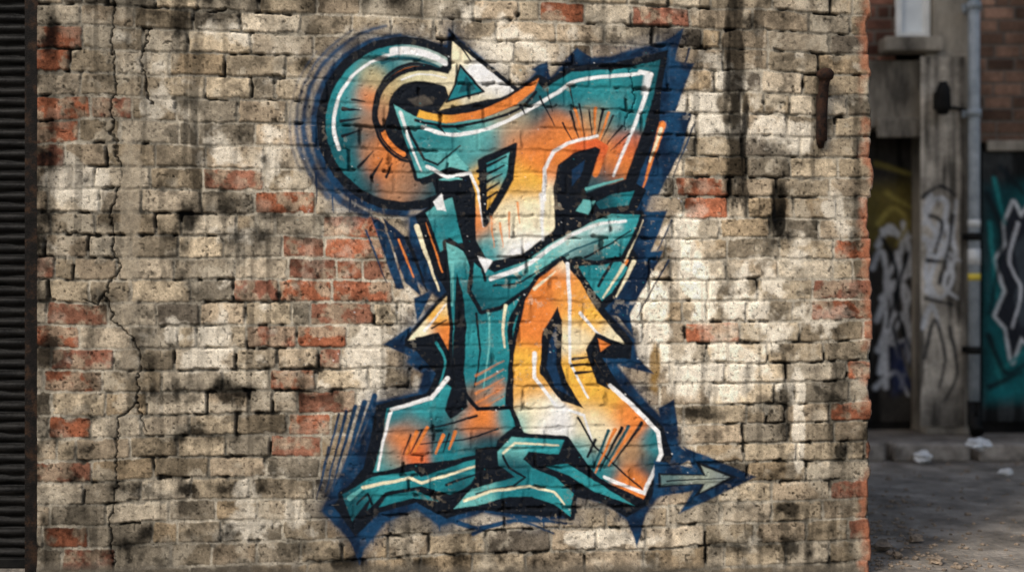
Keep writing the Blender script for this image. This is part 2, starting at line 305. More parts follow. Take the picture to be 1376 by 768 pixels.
# ---- lower letter, left stem
LS=[(600,326),(622,336),(634,362),(642,398),(668,404),(704,386),(706,402),(688,470),(686,540),(682,592),(640,562),(596,562),(610,520),(608,440),(606,380)]
shape(LS,field([(612,340,14,LT),(625,380,20,TEAL),(660,410,24,TEAL),(690,400,16,MT),(655,450,22,MT),(665,500,20,TEAL),(640,500,18,TEAL),(636,420,12,DT),(674,545,13,MT),(648,550,12,ORG),(668,522,8,ORG),(640,530,11,BR),(632,540,12,DT)]),5,4)
c.poly([(614,366),(622,392),(627,440),(624,500),(630,540),(612,556),(592,556),(606,520),(610,440)],BLK,rid=1)
# ---- swoosh across the middle, high at the right and falling into the stem
SW=[(638,352),(664,366),(704,352),(746,324),(790,301),(822,288),(860,289),(849,318),(834,344),(800,350),(766,346),(736,364),(704,388),(672,410),(648,416),(634,390)]
shape(SW,field([(645,400,20,DT),(660,385,16,TEAL),(695,374,16,TEAL),(735,345,18,LT),(770,325,18,(.42,.70,.66)),(810,305,18,LT),(840,300,16,MT),(830,335,16,TEAL),(790,342,16,DT),(645,365,12,MT),(704,354,8,LT)]),6)
c.line([(660,374),(704,358),(748,328),(792,305),(840,297)],6.4,WHT,3.6,rid=3,soft=1.3)
c.line([(798,310),(832,305)],14,(.74,.84,.82),7,soft=6,alpha=.75)
c.line([(786,346),(812,332),(848,310)],3.6,BLK,2)
c.line([(742,352),(770,336),(812,320)],3,DT,2)
c.line([(604,322),(632,342),(648,360),(652,376)],5,BLK,4,rid=1,curve=False)
c.line([(664,384),(696,380),(734,358),(764,342)],3,BLK,2)
c.poly([(642,344),(662,350),(652,366)],WHT,rid=3)
c.poly([(770,358),(808,356),(834,352),(844,360),(822,392),(808,404),(790,380)],field([(790,365,18,TEAL),(825,370,16,MT),(808,392,12,MT)]),rid=3)
c.line([(774,358),(802,402)],5,BLK,3,curve=False); c.line([(838,356),(810,400)],4.4,CRM,2,curve=False)
c.line([(826,346),(804,384)],4,BLK,curve=False)
c.line([(640,420),(646,470),(638,520)],3.2,BLK,2,curve=False)
c.line([(656,420),(658,460),(650,520)],3,LT,1.6)
c.line([(706,394),(686,436),(688,480),(682,545),(694,572)],8,BLK,6,rid=1,curve=True)
c.line([(680,410),(676,438),(678,466)],4.8,CRM,2.6,rid=4)
c.line([(608,350),(608,410)],5,LT,3,curve=False,rid=4)
for y in range(484,545,12): c.line([(640,y+20),(677,y)],3.6,ORG,1,curve=False,alpha=.65,soft=1.6)
WG=[(548,457),(576,424),(600,398),(604,440),(602,476),(584,454)]
shape(WG,field([(560,447,14,CRM),(590,415,14,YO),(600,450,14,ORG),(600,410,10,CRM)]),5,4)
c.poly([(560,455),(588,448),(606,480),(602,512),(574,534),(590,498)],BLK,rid=1,grow=2)
c.line([(586,460),(598,484),(592,514),(580,526)],3.6,MT,1.6)
c.line([(570,444),(600,408)],3.4,WHT,1.5,curve=False)
c.line([(580,440),(600,430)],3,BLK,1.5,curve=False)
# ---- lower letter, right leg
RL=[(706,402),(724,374),(756,350),(778,376),(800,414),(838,460),(830,472),(806,466),(796,476),(812,512),(850,546),(886,578),(890,610),(864,670),(806,642),(766,604),(704,580),(690,548),(690,476)]
# ---- base left slab
BL=[(520,548),(566,542),(600,516),(622,530),(640,552),(686,550),(692,572),(668,590),(664,606),(600,618),(548,622),(500,640),(514,590)]
shape(BL,field([(530,560,18,TEAL),(512,620,20,MT),(548,592,18,ORG),(556,608,12,RO),(590,580,16,DT),(612,560,14,TEAL),(628,570,14,ORG),(652,562,14,ORG),(680,562,12,MT),(610,605,18,TEAL),(580,548,14,MT),(648,594,14,DT),(530,615,14,(.4,.25,.15)),(560,575,12,TEAL)]),6,4)
c.line([(602,508),(580,534),(526,550),(515,592),(508,630)],6,WHT,3,rid=4,curve=False)
c.poly([(600,550),(612,506),(624,524),(626,546),(606,560)],BLK,rid=1,grow=2)
c.line([(640,558),(600,570),(560,578)],3.6,BLK,1.6)
c.line([(668,576),(620,590),(560,596)],3,BLK,1.4)
for a,b in [((560,580),(546,610)),((574,574),(556,606)),((596,584),(586,608)),((612,580),(604,602))]: c.line([a,b],5,ORG,2.4,curve=False,rid=4)
for a,b in [((567,578),(551,608)),((552,584),(542,610)),((604,582),(596,606))]: c.line([a,b],3,BLK,1.4,curve=False,rid=4)
# foot band zigzag
FB=[(460,664),(500,640),(556,632),(566,640),(626,620),(664,608),(666,630),(642,646),(606,664),(566,652),(518,660),(494,684),(500,664),(474,700)]
shape(FB,field([(480,675,18,DT),(515,652,22,MT),(580,642,22,TEAL),(640,632,18,MT),(620,650,14,DT)]),6,4)
c.line([(488,654),(550,641),(566,648),(626,630),(660,617)],4.4,CRM,2.6,rid=4,curve=False); c.line([(480,676),(494,662),(500,676)],3,BLK,curve=False)
c.line([(470,668),(486,656)],7,LT,3,curve=False,alpha=.8)
c.line([(600,650),(646,634)],4,BLK,2,curve=False)
c.poly([(520,666),(560,658),(590,672),(556,668),(510,680)],TEAL,rid=4)
shape(RL,field([(715,400,20,ORG),(745,372,18,ORG),(755,358,10,CRM),(775,395,18,(.9,.38,.08)),(790,430,18,YO),(820,455,14,CRM),(776,450,14,CRM),(705,440,18,ORG),(700,480,16,YO),(705,520,18,(.88,.43,.08)),(716,555,18,CRM),(698,568,12,LT),(745,566,18,WHT),(768,520,12,YO),(790,500,18,YO),(812,540,20,YO),(800,575,20,CRM),(845,562,18,ORG),(874,590,12,TEAL),(840,605,16,(.48,.28,.14)),(850,645,14,ORG),(812,622,16,TEAL),(780,600,14,MT),(870,625,12,DT)]),6,4)
c.poly([(728,448),(749,412),(756,432),(754,486),(762,514),(784,548),(754,538),(726,500)],BLK,rid=1)
c.poly([(738,460),(748,436),(747,488),(754,516),(766,532),(746,520),(734,494)],NV0,soft=1.5)
c.line([(730,452),(727,500),(750,532)],4,BLK,2,curve=False)
c.line([(718,474),(718,506),(748,546),(784,557),(795,590)],5.4,WHT,3,rid=4,curve=False)
c.line([(763,354),(765,400),(766,486),(790,534)],5.4,WHT,2.6,rid=4,curve=False)
c.line([(780,420),(802,448),(828,466)],4.4,WHT,2.4,rid=4,curve=False)
c.poly([(788,470),(800,448),(838,463),(828,480),(806,474),(798,482),(818,522),(802,514)],BLK,rid=1,grow=1)
c.poly([(803,455),(820,462),(807,471)],ORG)
for a,b in [((770,482),(798,478)),((768,491),(802,487)),((774,501),(804,497))]: c.line([a,b],4.4,BLK,1.8,curve=False)
c.line([(718,388),(746,364)],4.4,CRM,1.6,curve=False)
c.line([(820,518),(851,545),(884,580),(888,609),(865,662),(812,640)],6,WHT,4.6,rid=4,curve=False)
c.line([(776,560),(800,600),(862,656)],3.2,BLK,2.4,curve=False)
c.line([(800,590),(790,612)],4,BLK,curve=False)
for i in range(6): c.line([(862-i*9,568+i*2),(824-i*6,622+i*3)],5,[BLK,ORG,DT][i%3],1.8,curve=False,rid=4)
# ---- bottom middle fold
c.poly([(640,604),(762,588),(800,640),(860,680),(770,664),(700,676),(620,676),(640,640)],BLK,rid=1,grow=2)
SF=[(668,606),(688,586),(758,591),(750,609),(710,606),(702,616),(716,628),(746,640),(770,662),(766,692),(744,676),(714,666),(684,666),(642,678),(610,682),(634,656),(676,645),(692,640),(670,624)]
shape(SF,field([(684,600,14,LT),(735,598,18,MT),(690,630,14,DT),(725,640,14,TEAL),(755,665,16,MT),(700,655,16,TEAL),(630,670,18,LT)]),6,4)
c.line([(676,608),(692,594),(750,598)],3.4,CRM,2,rid=4,curve=False)
c.line([(676,612),(684,628),(706,640),(690,652),(640,662)],3.4,BLK,2.4,curve=False)
c.line([(624,672),(660,659),(712,652),(744,660),(758,676)],4.2,CRM,2.6,rid=4,curve=False)
c.poly([(728,626),(762,618),(806,646),(860,676),(852,688),(800,662),(766,644)],BLK,rid=1,grow=1)
c.poly([(734,626),(762,622),(806,650),(852,678),(800,660),(764,638)],field([(740,630,14,TEAL),(800,655,20,MT)]),rid=4)
# ---- small arrow at the lower right
c.poly([(878,618),(930,627),(918,599),(1016,640),(912,690),(930,659),(878,668)],NAVY,soft=1.8,rid=1)
c.poly([(884,634),(944,636),(934,618),(990,640),(930,668),(944,650),(884,654)],BLK,rid=1)
c.poly([(888,637),(948,638),(942,625),(980,640),(940,661),(948,649),(888,651)],field([(900,645,20,(.12,.20,.20)),(940,640,18,(.38,.42,.34)),(975,641,14,(.24,.28,.27))]),rid=5,soft=1.3)
c.line([(896,645),(945,643),(980,641)],2.4,BLK,1,curve=False)
rs=np.random.RandomState(8)
for i in range(260):
    x=rs.uniform(400,930); y=rs.uniform(50,715); c.line([(x,y),(x+.5,y)],rs.uniform(.8,2.0),[BLK,NV0,WHT,TEAL][i%4],soft=.8,curve=False,alpha=.6)

# ---------------------------------------------------------------- compose main wall
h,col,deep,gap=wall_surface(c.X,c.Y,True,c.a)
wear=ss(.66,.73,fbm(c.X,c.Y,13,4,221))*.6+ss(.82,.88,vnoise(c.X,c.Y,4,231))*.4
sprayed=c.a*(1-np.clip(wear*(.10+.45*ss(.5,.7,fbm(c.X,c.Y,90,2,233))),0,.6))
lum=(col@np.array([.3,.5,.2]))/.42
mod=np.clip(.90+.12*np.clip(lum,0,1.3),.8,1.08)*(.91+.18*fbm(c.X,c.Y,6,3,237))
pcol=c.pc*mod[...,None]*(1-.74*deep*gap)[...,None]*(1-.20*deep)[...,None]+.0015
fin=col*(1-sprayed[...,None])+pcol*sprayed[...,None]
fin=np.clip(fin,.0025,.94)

def mat_attr(name,rough=.85,bump=.35,sc=260,spec=.25,amp=.4):
    m=bpy.data.materials.new(name); m.use_nodes=True; n=m.node_tree; b=n.nodes['Principled BSDF']
    a=n.nodes.new('ShaderNodeAttribute'); a.attribute_name='Col'
    t=n.nodes.new('ShaderNodeTexCoord'); q=n.nodes.new('ShaderNodeTexNoise'); q.inputs['Scale'].default_value=sc; q.inputs['Detail'].default_value=5; q.inputs['Roughness'].default_value=.7
    n.links.new(t.outputs['Object'],q.inputs['Vector'])
    r=n.nodes.new('ShaderNodeMapRange'); r.inputs[1].default_value=.25; r.inputs[2].default_value=.75; r.inputs[3].default_value=1-amp; r.inputs[4].default_value=1+amp
    n.links.new(q.outputs[0],r.inputs[0])
    x=n.nodes.new('ShaderNodeVectorMath'); x.operation='SCALE'
    n.links.new(a.outputs['Color'],x.inputs[0]); n.links.new(r.outputs[0],x.inputs['Scale'])
    n.links.new(x.outputs[0],b.inputs['Base Color'])
    bp=n.nodes.new('ShaderNodeBump'); bp.inputs['Strength'].default_value=bump; bp.inputs['Distance'].default_value=.0025
    n.links.new(q.outputs[0],bp.inputs['Height']); n.links.new(bp.outputs[0],b.inputs['Normal'])
    b.inputs['Roughness'].default_value=rough; b.inputs['Specular IOR Level'].default_value=spec
    return m
def mat_noise(name,c1,c2,scale=8,rough=.8,bump=.3,metal=0,dist=.004,stretch=None,detail=8,c3=None,spec=.5):
    m=bpy.data.materials.new(name); m.use_nodes=True; n=m.node_tree; b=n.nodes['Principled BSDF']
    t=n.nodes.new('ShaderNodeTexCoord'); mp=n.nodes.new('ShaderNodeMapping'); n.links.new(t.outputs['Object'],mp.inputs[0])
    if stretch: mp.inputs['Scale'].default_value=stretch
    q=n.nodes.new('ShaderNodeTexNoise'); q.inputs['Scale'].default_value=scale; q.inputs['Detail'].default_value=detail; q.inputs['Roughness'].default_value=.68
    n.links.new(mp.outputs[0],q.inputs['Vector'])
    r=n.nodes.new('ShaderNodeValToRGB'); r.color_ramp.elements[0].position=.36; r.color_ramp.elements[1].position=.66
    r.color_ramp.elements[0].color=(*c1,1); r.color_ramp.elements[1].color=(*c2,1)
    if c3: e=r.color_ramp.elements.new(.5); e.color=(*c3,1)
    n.links.new(q.outputs[0],r.inputs[0]); n.links.new(r.outputs[0],b.inputs['Base Color'])
    q2=n.nodes.new('ShaderNodeTexNoise'); q2.inputs['Scale'].default_value=scale*9; q2.inputs['Detail'].default_value=6
    n.links.new(t.outputs['Object'],q2.inputs['Vector'])
    bp=n.nodes.new('ShaderNodeBump'); bp.inputs['Strength'].default_value=bump; bp.inputs['Distance'].default_value=dist
    n.links.new(q2.outputs[0],bp.inputs['Height']); n.links.new(bp.outputs[0],b.inputs['Normal'])
    b.inputs['Roughness'].default_value=rough; b.inputs['Metallic'].default_value=metal; b.inputs['Specular IOR Level'].default_value=spec
    return m
M_brick=mat_attr('weathered_brick',.95,.45,240,.08)
M_paint=mat_attr('spray_paint_on_brick',.7,.3,240,.12,.16)
M_bg=mat_attr('painted_masonry',.85,.3,60,.15)

def place(o,parent):
    o.parent=parent; par=parent; off_=Vector((0,0,0))
    while par: off_+=par.location; par=par.parent
    o.location=-off_
def grid_mesh(name,pos,colr,mask,mat,parent=None):
    H,W=pos.shape[:2]
    ids=np.arange(H*W).reshape(H,W)
    q=np.stack([ids[:-1,:-1],ids[1:,:-1],ids[1:,1:],ids[:-1,1:]],-1)[mask]
    un,inv=np.unique(q.ravel(),return_inverse=True); inv=inv.ravel()
    me=bpy.data.meshes.new(name); me.vertices.add(len(un)); me.vertices.foreach_set('co',pos.reshape(-1,3)[un].astype(np.float32).ravel())
    nf=len(q); me.loops.add(nf*4); me.loops.foreach_set('vertex_index',inv.astype(np.int32)); me.polygons.add(nf)
    me.polygons.foreach_set('loop_start',np.arange(0,nf*4,4,dtype=np.int32))
    me.update(calc_edges=True)
    me.polygons.foreach_set('use_smooth',np.ones(nf,bool))
    at=me.color_attributes.new('Col','FLOAT_COLOR','POINT')
    cc=np.ones((len(un),4),np.float32); cc[:,:3]=colr.reshape(-1,3)[un]; at.data.foreach_set('color',cc.ravel())
    me.materials.append(mat); o=bpy.data.objects.new(name,me); COL.objects.link(o)
    if parent: place(o,parent)
    return o
def thing(name,label,cat,loc=(0,0,0),group=None):
    o=bpy.data.objects.new(name,None); COL.objects.link(o); o.location=loc; o['label']=label; o['category']=cat
    if group: o['group']=group
    o.empty_display_size=.1
    return o
def tag(o,label,cat,group=None):
    o['label']=label; o['category']=cat
    if group: o['group']=group
    return o

wall=thing('brick_wall','weathered tan brick wall painted with a tall teal and orange graffiti mural','wall')
JR=np.random.RandomState(77).uniform(-2.5,2.5,NR)
def edge_of(Y):
    u,v=warp(np.full_like(Y,1166.),Y); row=np.clip(np.searchsorted(MB.rows,v)-1,0,NR-2)
    return 1173+JR[row]+5*(fbm(Y,Y*0,22,3,241)-.5)*2
def wallpos(X,Y,h):
    E=edge_of(Y); ed=E-X
    back=np.where(ed<7,(1-np.clip(ed/7,0,1))**2*.05,0)
    return np.stack([(X-688)*S,-h+back,(ZB-Y)*S],-1)
E=edge_of(c.Y); ed=E-c.X
redge=(1-ss(6,22,ed+12*(fbm(c.X,c.Y,8,2,252)-.5)))*ss(.38,.55,fbm(c.X,c.Y,40,2,251))
fin=mixc(fin,np.array((.40,.15,.08)),redge*.8)*(.88+.24*fbm(c.X,c.Y,5,2,253))[...,None]
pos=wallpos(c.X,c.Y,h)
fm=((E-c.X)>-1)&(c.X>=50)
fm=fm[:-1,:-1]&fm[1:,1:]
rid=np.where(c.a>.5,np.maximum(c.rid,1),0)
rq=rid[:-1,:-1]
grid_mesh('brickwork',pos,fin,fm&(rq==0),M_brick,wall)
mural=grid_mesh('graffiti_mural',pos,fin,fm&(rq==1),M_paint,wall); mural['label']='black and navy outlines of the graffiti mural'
for k,nm,lb in [(2,'looped_arrow','teal and orange arrow looping round the top left of the mural'),(3,'letter_fill','teal, orange and cream fill of the upper letter'),(4,'letter_fill','teal and yellow fill of the lower letter'),(5,'side_arrow','small grey arrow pointing right at the foot of the mural')]:
    o=grid_mesh(nm,pos,fin,fm&(rq==k),M_paint,mural); o['label']=lb
X,Y=np.meshgrid(np.arange(44,1184,5.),np.arange(-2200,-10,5.)); h2,c2,_,_=wall_surface(X,Y,False)  # unseen wall above the view, height raised to keep sun off the alley
p2=wallpos(X,Y,h2-.002); m2=((edge_of(Y)-X)>-1)&(X>=50); m2=m2[:-1,:-1]&m2[1:,1:]
grid_mesh('upper_brickwork',p2,np.clip(c2,.004,.8),m2,M_brick,wall)
X,Y=np.meshgrid(np.arange(1200,1900,6.),np.arange(-2200,783,6.)); h3,c3,_,_=wall_surface(X,Y,False)
p3=np.stack([np.full_like(X,(1160-688)*S)+h3,(X-1200)*S+.035,(ZB-Y)*S],-1)
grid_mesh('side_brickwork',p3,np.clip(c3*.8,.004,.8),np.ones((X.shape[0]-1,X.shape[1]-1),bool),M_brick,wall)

# ---------------------------------------------------------------- bmesh helpers
def bx(bm,x0,x1,y0,y1,z0,z1):
    v=[bm.verts.new(p) for p in [(x0,y0,z0),(x1,y0,z0),(x1,y1,z0),(x0,y1,z0),(x0,y0,z1),(x1,y0,z1),(x1,y1,z1),(x0,y1,z1)]]
    for f in [(0,3,2,1),(4,5,6,7),(0,1,5,4),(1,2,6,5),(2,3,7,6),(3,0,4,7)]: bm.faces.new([v[i] for i in f])
def tube(bm,pts,r,n=12,cap=True):
    rings=[]
    for i,p in enumerate(pts):
        p=Vector(p); a=Vector(pts[max(i-1,0)]); b=Vector(pts[min(i+1,len(pts)-1)]); d=(b-a).normalized()
        up=Vector((0,1,0)) if abs(d.y)<.9 else Vector((1,0,0)); s=d.cross(up).normalized(); t=s.cross(d)
        rad=r[i] if isinstance(r,(list,tuple)) else r
        rings.append([bm.verts.new(p+s*math.cos(6.2832*k/n)*rad+t*math.sin(6.2832*k/n)*rad) for k in range(n)])
    for a,b in zip(rings[:-1],rings[1:]):
        for k in range(n): f=bm.faces.new([a[k],a[(k+1)%n],b[(k+1)%n],b[k]]); f.smooth=True
    if cap: bm.faces.new(rings[0]); bm.faces.new(rings[-1][::-1])
def ob(name,bm,mat,parent=None,bevel=0):
    bmesh.ops.recalc_face_normals(bm,faces=bm.faces)
    me=bpy.data.meshes.new(name); bm.to_mesh(me); bm.free(); me.materials.append(mat)
    o=bpy.data.objects.new(name,me); COL.objects.link(o)
    if parent: place(o,parent)
    if bevel: md=o.modifiers.new('b','BEVEL'); md.width=bevel; md.segments=2
    return o
def NB(): return bmesh.new()
M_conc=mat_noise('stained_concrete',(.075,.066,.055),(.42,.37,.30),3.2,.9,.5,dist=.01,stretch=(1.5,1.5,.5),spec=.15)
M_dark=mat_noise('blackened_metal',(.004,.004,.004),(.014,.013,.012),14,.6,.3,.0,spec=.12)
M_rail=mat_noise('rust_stained_rail',(.004,.0035,.003),(.05,.026,.014),22,.7,.5,.0,spec=.12,c3=(.010,.008,.007))
M_shut=mat_noise('grimy_shutter_steel',(.001,.001,.001),(.013,.012,.011),9,.55,.5,0,stretch=(1,1,5),spec=.12)
M_rust=mat_noise('rusted_iron',(.006,.005,.005),(.05,.022,.012),60,.85,.7,.0,dist=.003,spec=.2)
M_pipe=mat_noise('grey_zinc_pipe',(.22,.26,.29),(.42,.46,.50),9,.5,.15,.05)
M_wht=mat_noise('dirty_white_paint',(.55,.56,.55),(.80,.80,.78),7,.6,.2)
M_glass=mat_noise('pale_window_glass',(.60,.63,.65),(.82,.85,.87),3,.2,.05)  # opaque pale colour for the window pane
M_paper=mat_noise('crumpled_paper',(.60,.60,.59),(.88,.87,.85),20,.8,.3)
M_asph=mat_noise('wet_worn_asphalt',(.12,.104,.086),(.44,.385,.325),5,.5,.9,dist=.02,detail=14,c3=(.25,.218,.182),spec=.4)
M_pave=mat_noise('old_pavement',(.09,.078,.066),(.26,.228,.192),5,.9,.7,dist=.01,spec=.2)
M_kerb=mat_noise('kerb_stone',(.14,.122,.105),(.42,.37,.315),9,.9,.6,spec=.2)
M_yel=mat_noise('yellow_sticker',(.55,.42,.03),(.80,.62,.07),20,.6,.1)
M_rub=mat_noise('brick_rubble',(.11,.09,.07),(.42,.32,.23),30,.95,.8)
M_void=mat_noise('dark_plaster',(.005,.005,.005),(.02,.018,.016),4,.9,.3,spec=.1)

# ---------------------------------------------------------------- ground
def struct(o): o['kind']='structure'; return o
bm=NB(); bmesh.ops.create_grid(bm,x_segments=4,y_segments=4,size=60); o=struct(ob('road',bm,M_asph))
bm=NB(); P=[(-3,2.75),(3.0,2.62),(5.6,1.75),(5.6,6),(-3,6)]
lo=[bm.verts.new((x,y,0.002)) for x,y in P]; hi=[bm.verts.new((x,y,.09)) for x,y in P]; bm.faces.new(hi)
for i in range(5): bm.faces.new([lo[i],lo[(i+1)%5],hi[(i+1)%5],hi[i]])
struct(ob('pavement',bm,M_pave))
bm=NB(); kp=[(-3,2.75),(3.0,2.62),(5.6,1.75)]
for (x0,y0),(x1,y1) in zip(kp[:-1],kp[1:]):
    n=int((x1-x0)/.45)
    for i in range(n):
        a=i/n+.004; b=(i+1)/n-.004; ax,ay=x0+(x1-x0)*a,y0+(y1-y0)*a; bx_,by=x0+(x1-x0)*b,y0+(y1-y0)*b
        v=[bm.verts.new(q) for q in [(ax,ay-.10,.001),(bx_,by-.10,.001),(bx_,by+.02,.001),(ax,ay+.02,.001),(ax,ay-.10,.097),(bx_,by-.10,.097),(bx_,by+.02,.097),(ax,ay+.02,.097)]]
        for f in [(0,3,2,1),(4,5,6,7),(0,1,5,4),(1,2,6,5),(2,3,7,6),(3,0,4,7)]: bm.faces.new([v[k] for k in f])
struct(ob('kerb',bm,M_kerb,bevel=.012))

# ---------------------------------------------------------------- roller shutter on the left
sh=thing('roller_shutter','dark ribbed metal roller shutter left of the brick wall','shutter',(wx(-60),.10,0))
bm=NB(); x0,x1=wx(-560),wx(40,.1); n=0; z=.03; prof=[]
while z<3.4:
    for k in range(8):
        t=k/8; prof.append((z+t*.036,.10-.015*math.sin(math.pi*t)**.8))
    z+=.036
xr=[x0]+[wx(-60)+(x1-wx(-60))*i/14 for i in range(15)]
rows=[[bm.verts.new((x,y+.004*math.sin(x*17+int(j/8)*1.7)+.003*math.sin(x*41+int(j/8)*3.1),zz)) for x in xr] for j,(zz,y) in enumerate(prof)]
for a,b in zip(rows[:-1],rows[1:]):
    for i in range(len(xr)-1): f=bm.faces.new([a[i],a[i+1],b[i+1],b[i]]); f.smooth=True
ob('slat_curtain',bm,M_shut,sh)
bm=NB(); bx(bm,wx(39,.05),wx(51),.012,.13,0,3.5); bx(bm,wx(36,.05),wx(39.5,.05),.035,.075,0,3.5); ob('guide_rail',bm,M_rail,sh,.003)
bm=NB(); bx(bm,x0,x1,.070,.125,0.0,.035); ob('bottom_bar',bm,M_dark,sh,.004)

# ---------------------------------------------------------------- iron fixing on the wall
br=thing('iron_bracket','rusty black iron hook bar fixed high on the right of the wall','bracket',(wx(1103),-.02,(ZB-200)*S))
bm=NB(); 
tube(bm,[(wx(1102),-.006,(ZB-198)*S),(wx(1101),-.020,(ZB-186)*S),(wx(1102),-.026,(ZB-150)*S),(wx(1104),-.028,(ZB-118)*S),(wx(1104),-.044,(ZB-106)*S)],[.010,.017,.018,.017,.020],10); ob('bar',bm,M_rust,br)
bm=NB(); tube(bm,[(wx(1095),-.040,(ZB-101)*S),(wx(1098),-.046,(ZB-103)*S),(wx(1104),-.050,(ZB-104)*S),(wx(1110),-.046,(ZB-103)*S),(wx(1113),-.040,(ZB-101)*S)],[.010,.019,.023,.020,.010],12); ob('hook_head',bm,M_rust,br)
bm=NB(); bx(bm,wx(1096),wx(1110),-.016,-.004,(ZB-190)*S,(ZB-128)*S); ob('back_plate',bm,M_rust,br,.003)

# ---------------------------------------------------------------- concrete building at the back
D=3.1
cb=thing('concrete_building','stained concrete building with dark graffitied doorway behind the wall corner','building',(wx(1240,D),D,.09))
bm=NB(); bx(bm,wx(1237,D),wx(1298,D),D-.10,D+.5,.09,wz(76,D)); ob('pillar_core',bm,M_conc,cb,.01)
def panel(name,x0,x1,y0,y1,d,basecol,painter,parent,step=2.0,nz=6):
    k=Canvas(x0,x1,y0,y1,step); painter(k)
    X,Y=k.X,k.Y
    n=fbm(X,Y,40,5,301); st=fbm(X,Y,10,3,305,90)
    b=np.array(basecol)*(.15+1.7*n[...,None])*(1-.75*ss(.48,.66,st)[...,None])
    a=k.a*(.7+.5*fbm(X,Y,18,3,309)); a=np.clip(a,0,1)
    f=b*(1-a[...,None])+k.pc*a[...,None]*(.5+n[...,None])
    h=.006*(fbm(X,Y,12,3,311)-.5)
    p=np.stack([wx(X,d),d-h,wz(Y,d)],-1)
    return grid_mesh(name,p,np.clip(f,.003,.85),np.ones((X.shape[0]-1,X.shape[1]-1),bool),M_bg,parent)
def paint_pillar(k):
    for p in [[(1243,300),(1255,268),(1272,275),(1262,320),(1246,330),(1262,345),(1280,300)],[(1245,390),(1262,340),(1280,370),(1264,400),(1248,380)],[(1250,262),(1245,290),(1275,330),(1285,270)],[(1240,440),(1252,410),(1262,440)],[(1270,300),(1284,340),(1268,380),(1286,400)],[(1242,320),(1290,350)],[(1252,400),(1244,360),(1262,300)]]:
        k.line(p,8,(.60,.60,.61),4,soft=2)
    for p in [[(1250,290),(1266,300),(1256,340)],[(1242,480),(1256,430),(1270,480),(1262,520)],[(1262,380),(1275,330)],[(1246,350),(1272,352)],[(1280,290),(1276,330)],[(1244,400),(1280,410)],[(1240,265),(1262,250),(1284,262)],[(1276,440),(1286,500),(1268,540)]]: k.line(p,6,BLK,3,soft=2)
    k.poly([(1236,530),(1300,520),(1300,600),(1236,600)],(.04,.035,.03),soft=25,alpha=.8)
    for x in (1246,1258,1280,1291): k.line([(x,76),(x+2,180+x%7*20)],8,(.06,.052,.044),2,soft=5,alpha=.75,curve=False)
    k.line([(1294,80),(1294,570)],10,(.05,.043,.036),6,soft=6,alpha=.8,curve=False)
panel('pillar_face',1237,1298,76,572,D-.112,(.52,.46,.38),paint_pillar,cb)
bm=NB(); bx(bm,wx(900,D),wx(1237,D)-.003,D-.02,D+.5,wz(172,D),wz(82,D)); ob('lintel',bm,M_conc,cb,.01)
bm=NB(); bx(bm,wx(1176,D),wx(1237,D)-.003,D-.05,D-.021,wz(186,D),wz(160,D)); ob('lintel_moulding',bm,M_conc,cb,.01)
bm=NB(); bx(bm,wx(900,D),wx(1150,D),D,D+.5,.09,wz(172,D)-.003); ob('side_wall',bm,M_conc,cb)
bm=NB(); bx(bm,wx(1251,D),wx(1298,D),D-.05,D+.5,wz(76,D)+.003,5.2); ob('upper_wall',bm,M_conc,cb)
def brickpanel(name,x0,x1,y0,y1,d,parent,base,seed,pitch=17,step=1.6):
    X,Y=np.meshgrid(np.arange(x0,x1,step),np.arange(y0,y1,step)); B=Bricks(y0-30,y1+30,x0-20,x1+60,pitch,34,46,seed,.4)
    row,idx,l,r,t,b=B.at(X,Y); d_=np.minimum(np.minimum(X-l,r-X),np.minimum(Y-t,b-Y)); m=ss(.6,2.2,d_)
    R=np.random.RandomState(seed); T=R.uniform(.35,1.6,(len(B.rows),B.n)); n=fbm(X,Y,30,4,seed+3)
    cc=np.array(base)*T[row,idx][...,None]*(.2+1.4*n[...,None]); f=cc*m[...,None]+np.array((.12,.104,.087))*(1-m[...,None])
    p=np.stack([wx(X,d),d-.006*m-.003*n,wz(Y,d)],-1)
    return grid_mesh(name,p,np.clip(f,.003,.8),np.ones((X.shape[0]-1,X.shape[1]-1),bool),M_bg,parent)
brickpanel('upper_brickwork',1060,1204,-420,82,D+.02,cb,(.18,.08,.055),401)
brickpanel('upper_brickwork',1200,1252,-420,-70,D+.021,cb,(.18,.08,.055),402)
bm=NB(); bx(bm,wx(900,D),wx(1251,D),D+.10,D+.5,wz(82,D)+.004,5.2); ob('backing_wall',bm,M_void,cb)
w=ob('window',(lambda b:(bx(b,wx(1204,D),wx(1211,D),D-.01,D+.05,wz(52,D),wz(-70,D)),bx(b,wx(1242,D),wx(1249,D),D-.01,D+.05,wz(52,D),wz(-70,D)),bx(b,wx(1211,D),wx(1242,D),D-.01,D+.05,wz(52,D),wz(44,D)),bx(b,wx(1211,D),wx(1242,D),D-.01,D+.05,wz(-62,D),wz(-70,D)),b)[-1])(NB()),M_wht,cb)
bm=NB(); bx(bm,wx(1211,D),wx(1242,D),D+.02,D+.03,wz(44,D),wz(-62,D)); ob('pane',bm,M_glass,w)
bm=NB(); bx(bm,wx(1180,D),wx(1256,D),D-.14,D-.002,wz(74,D),wz(55,D)); o=ob('window_sill',bm,M_conc,cb,.008)
dr=D+.16
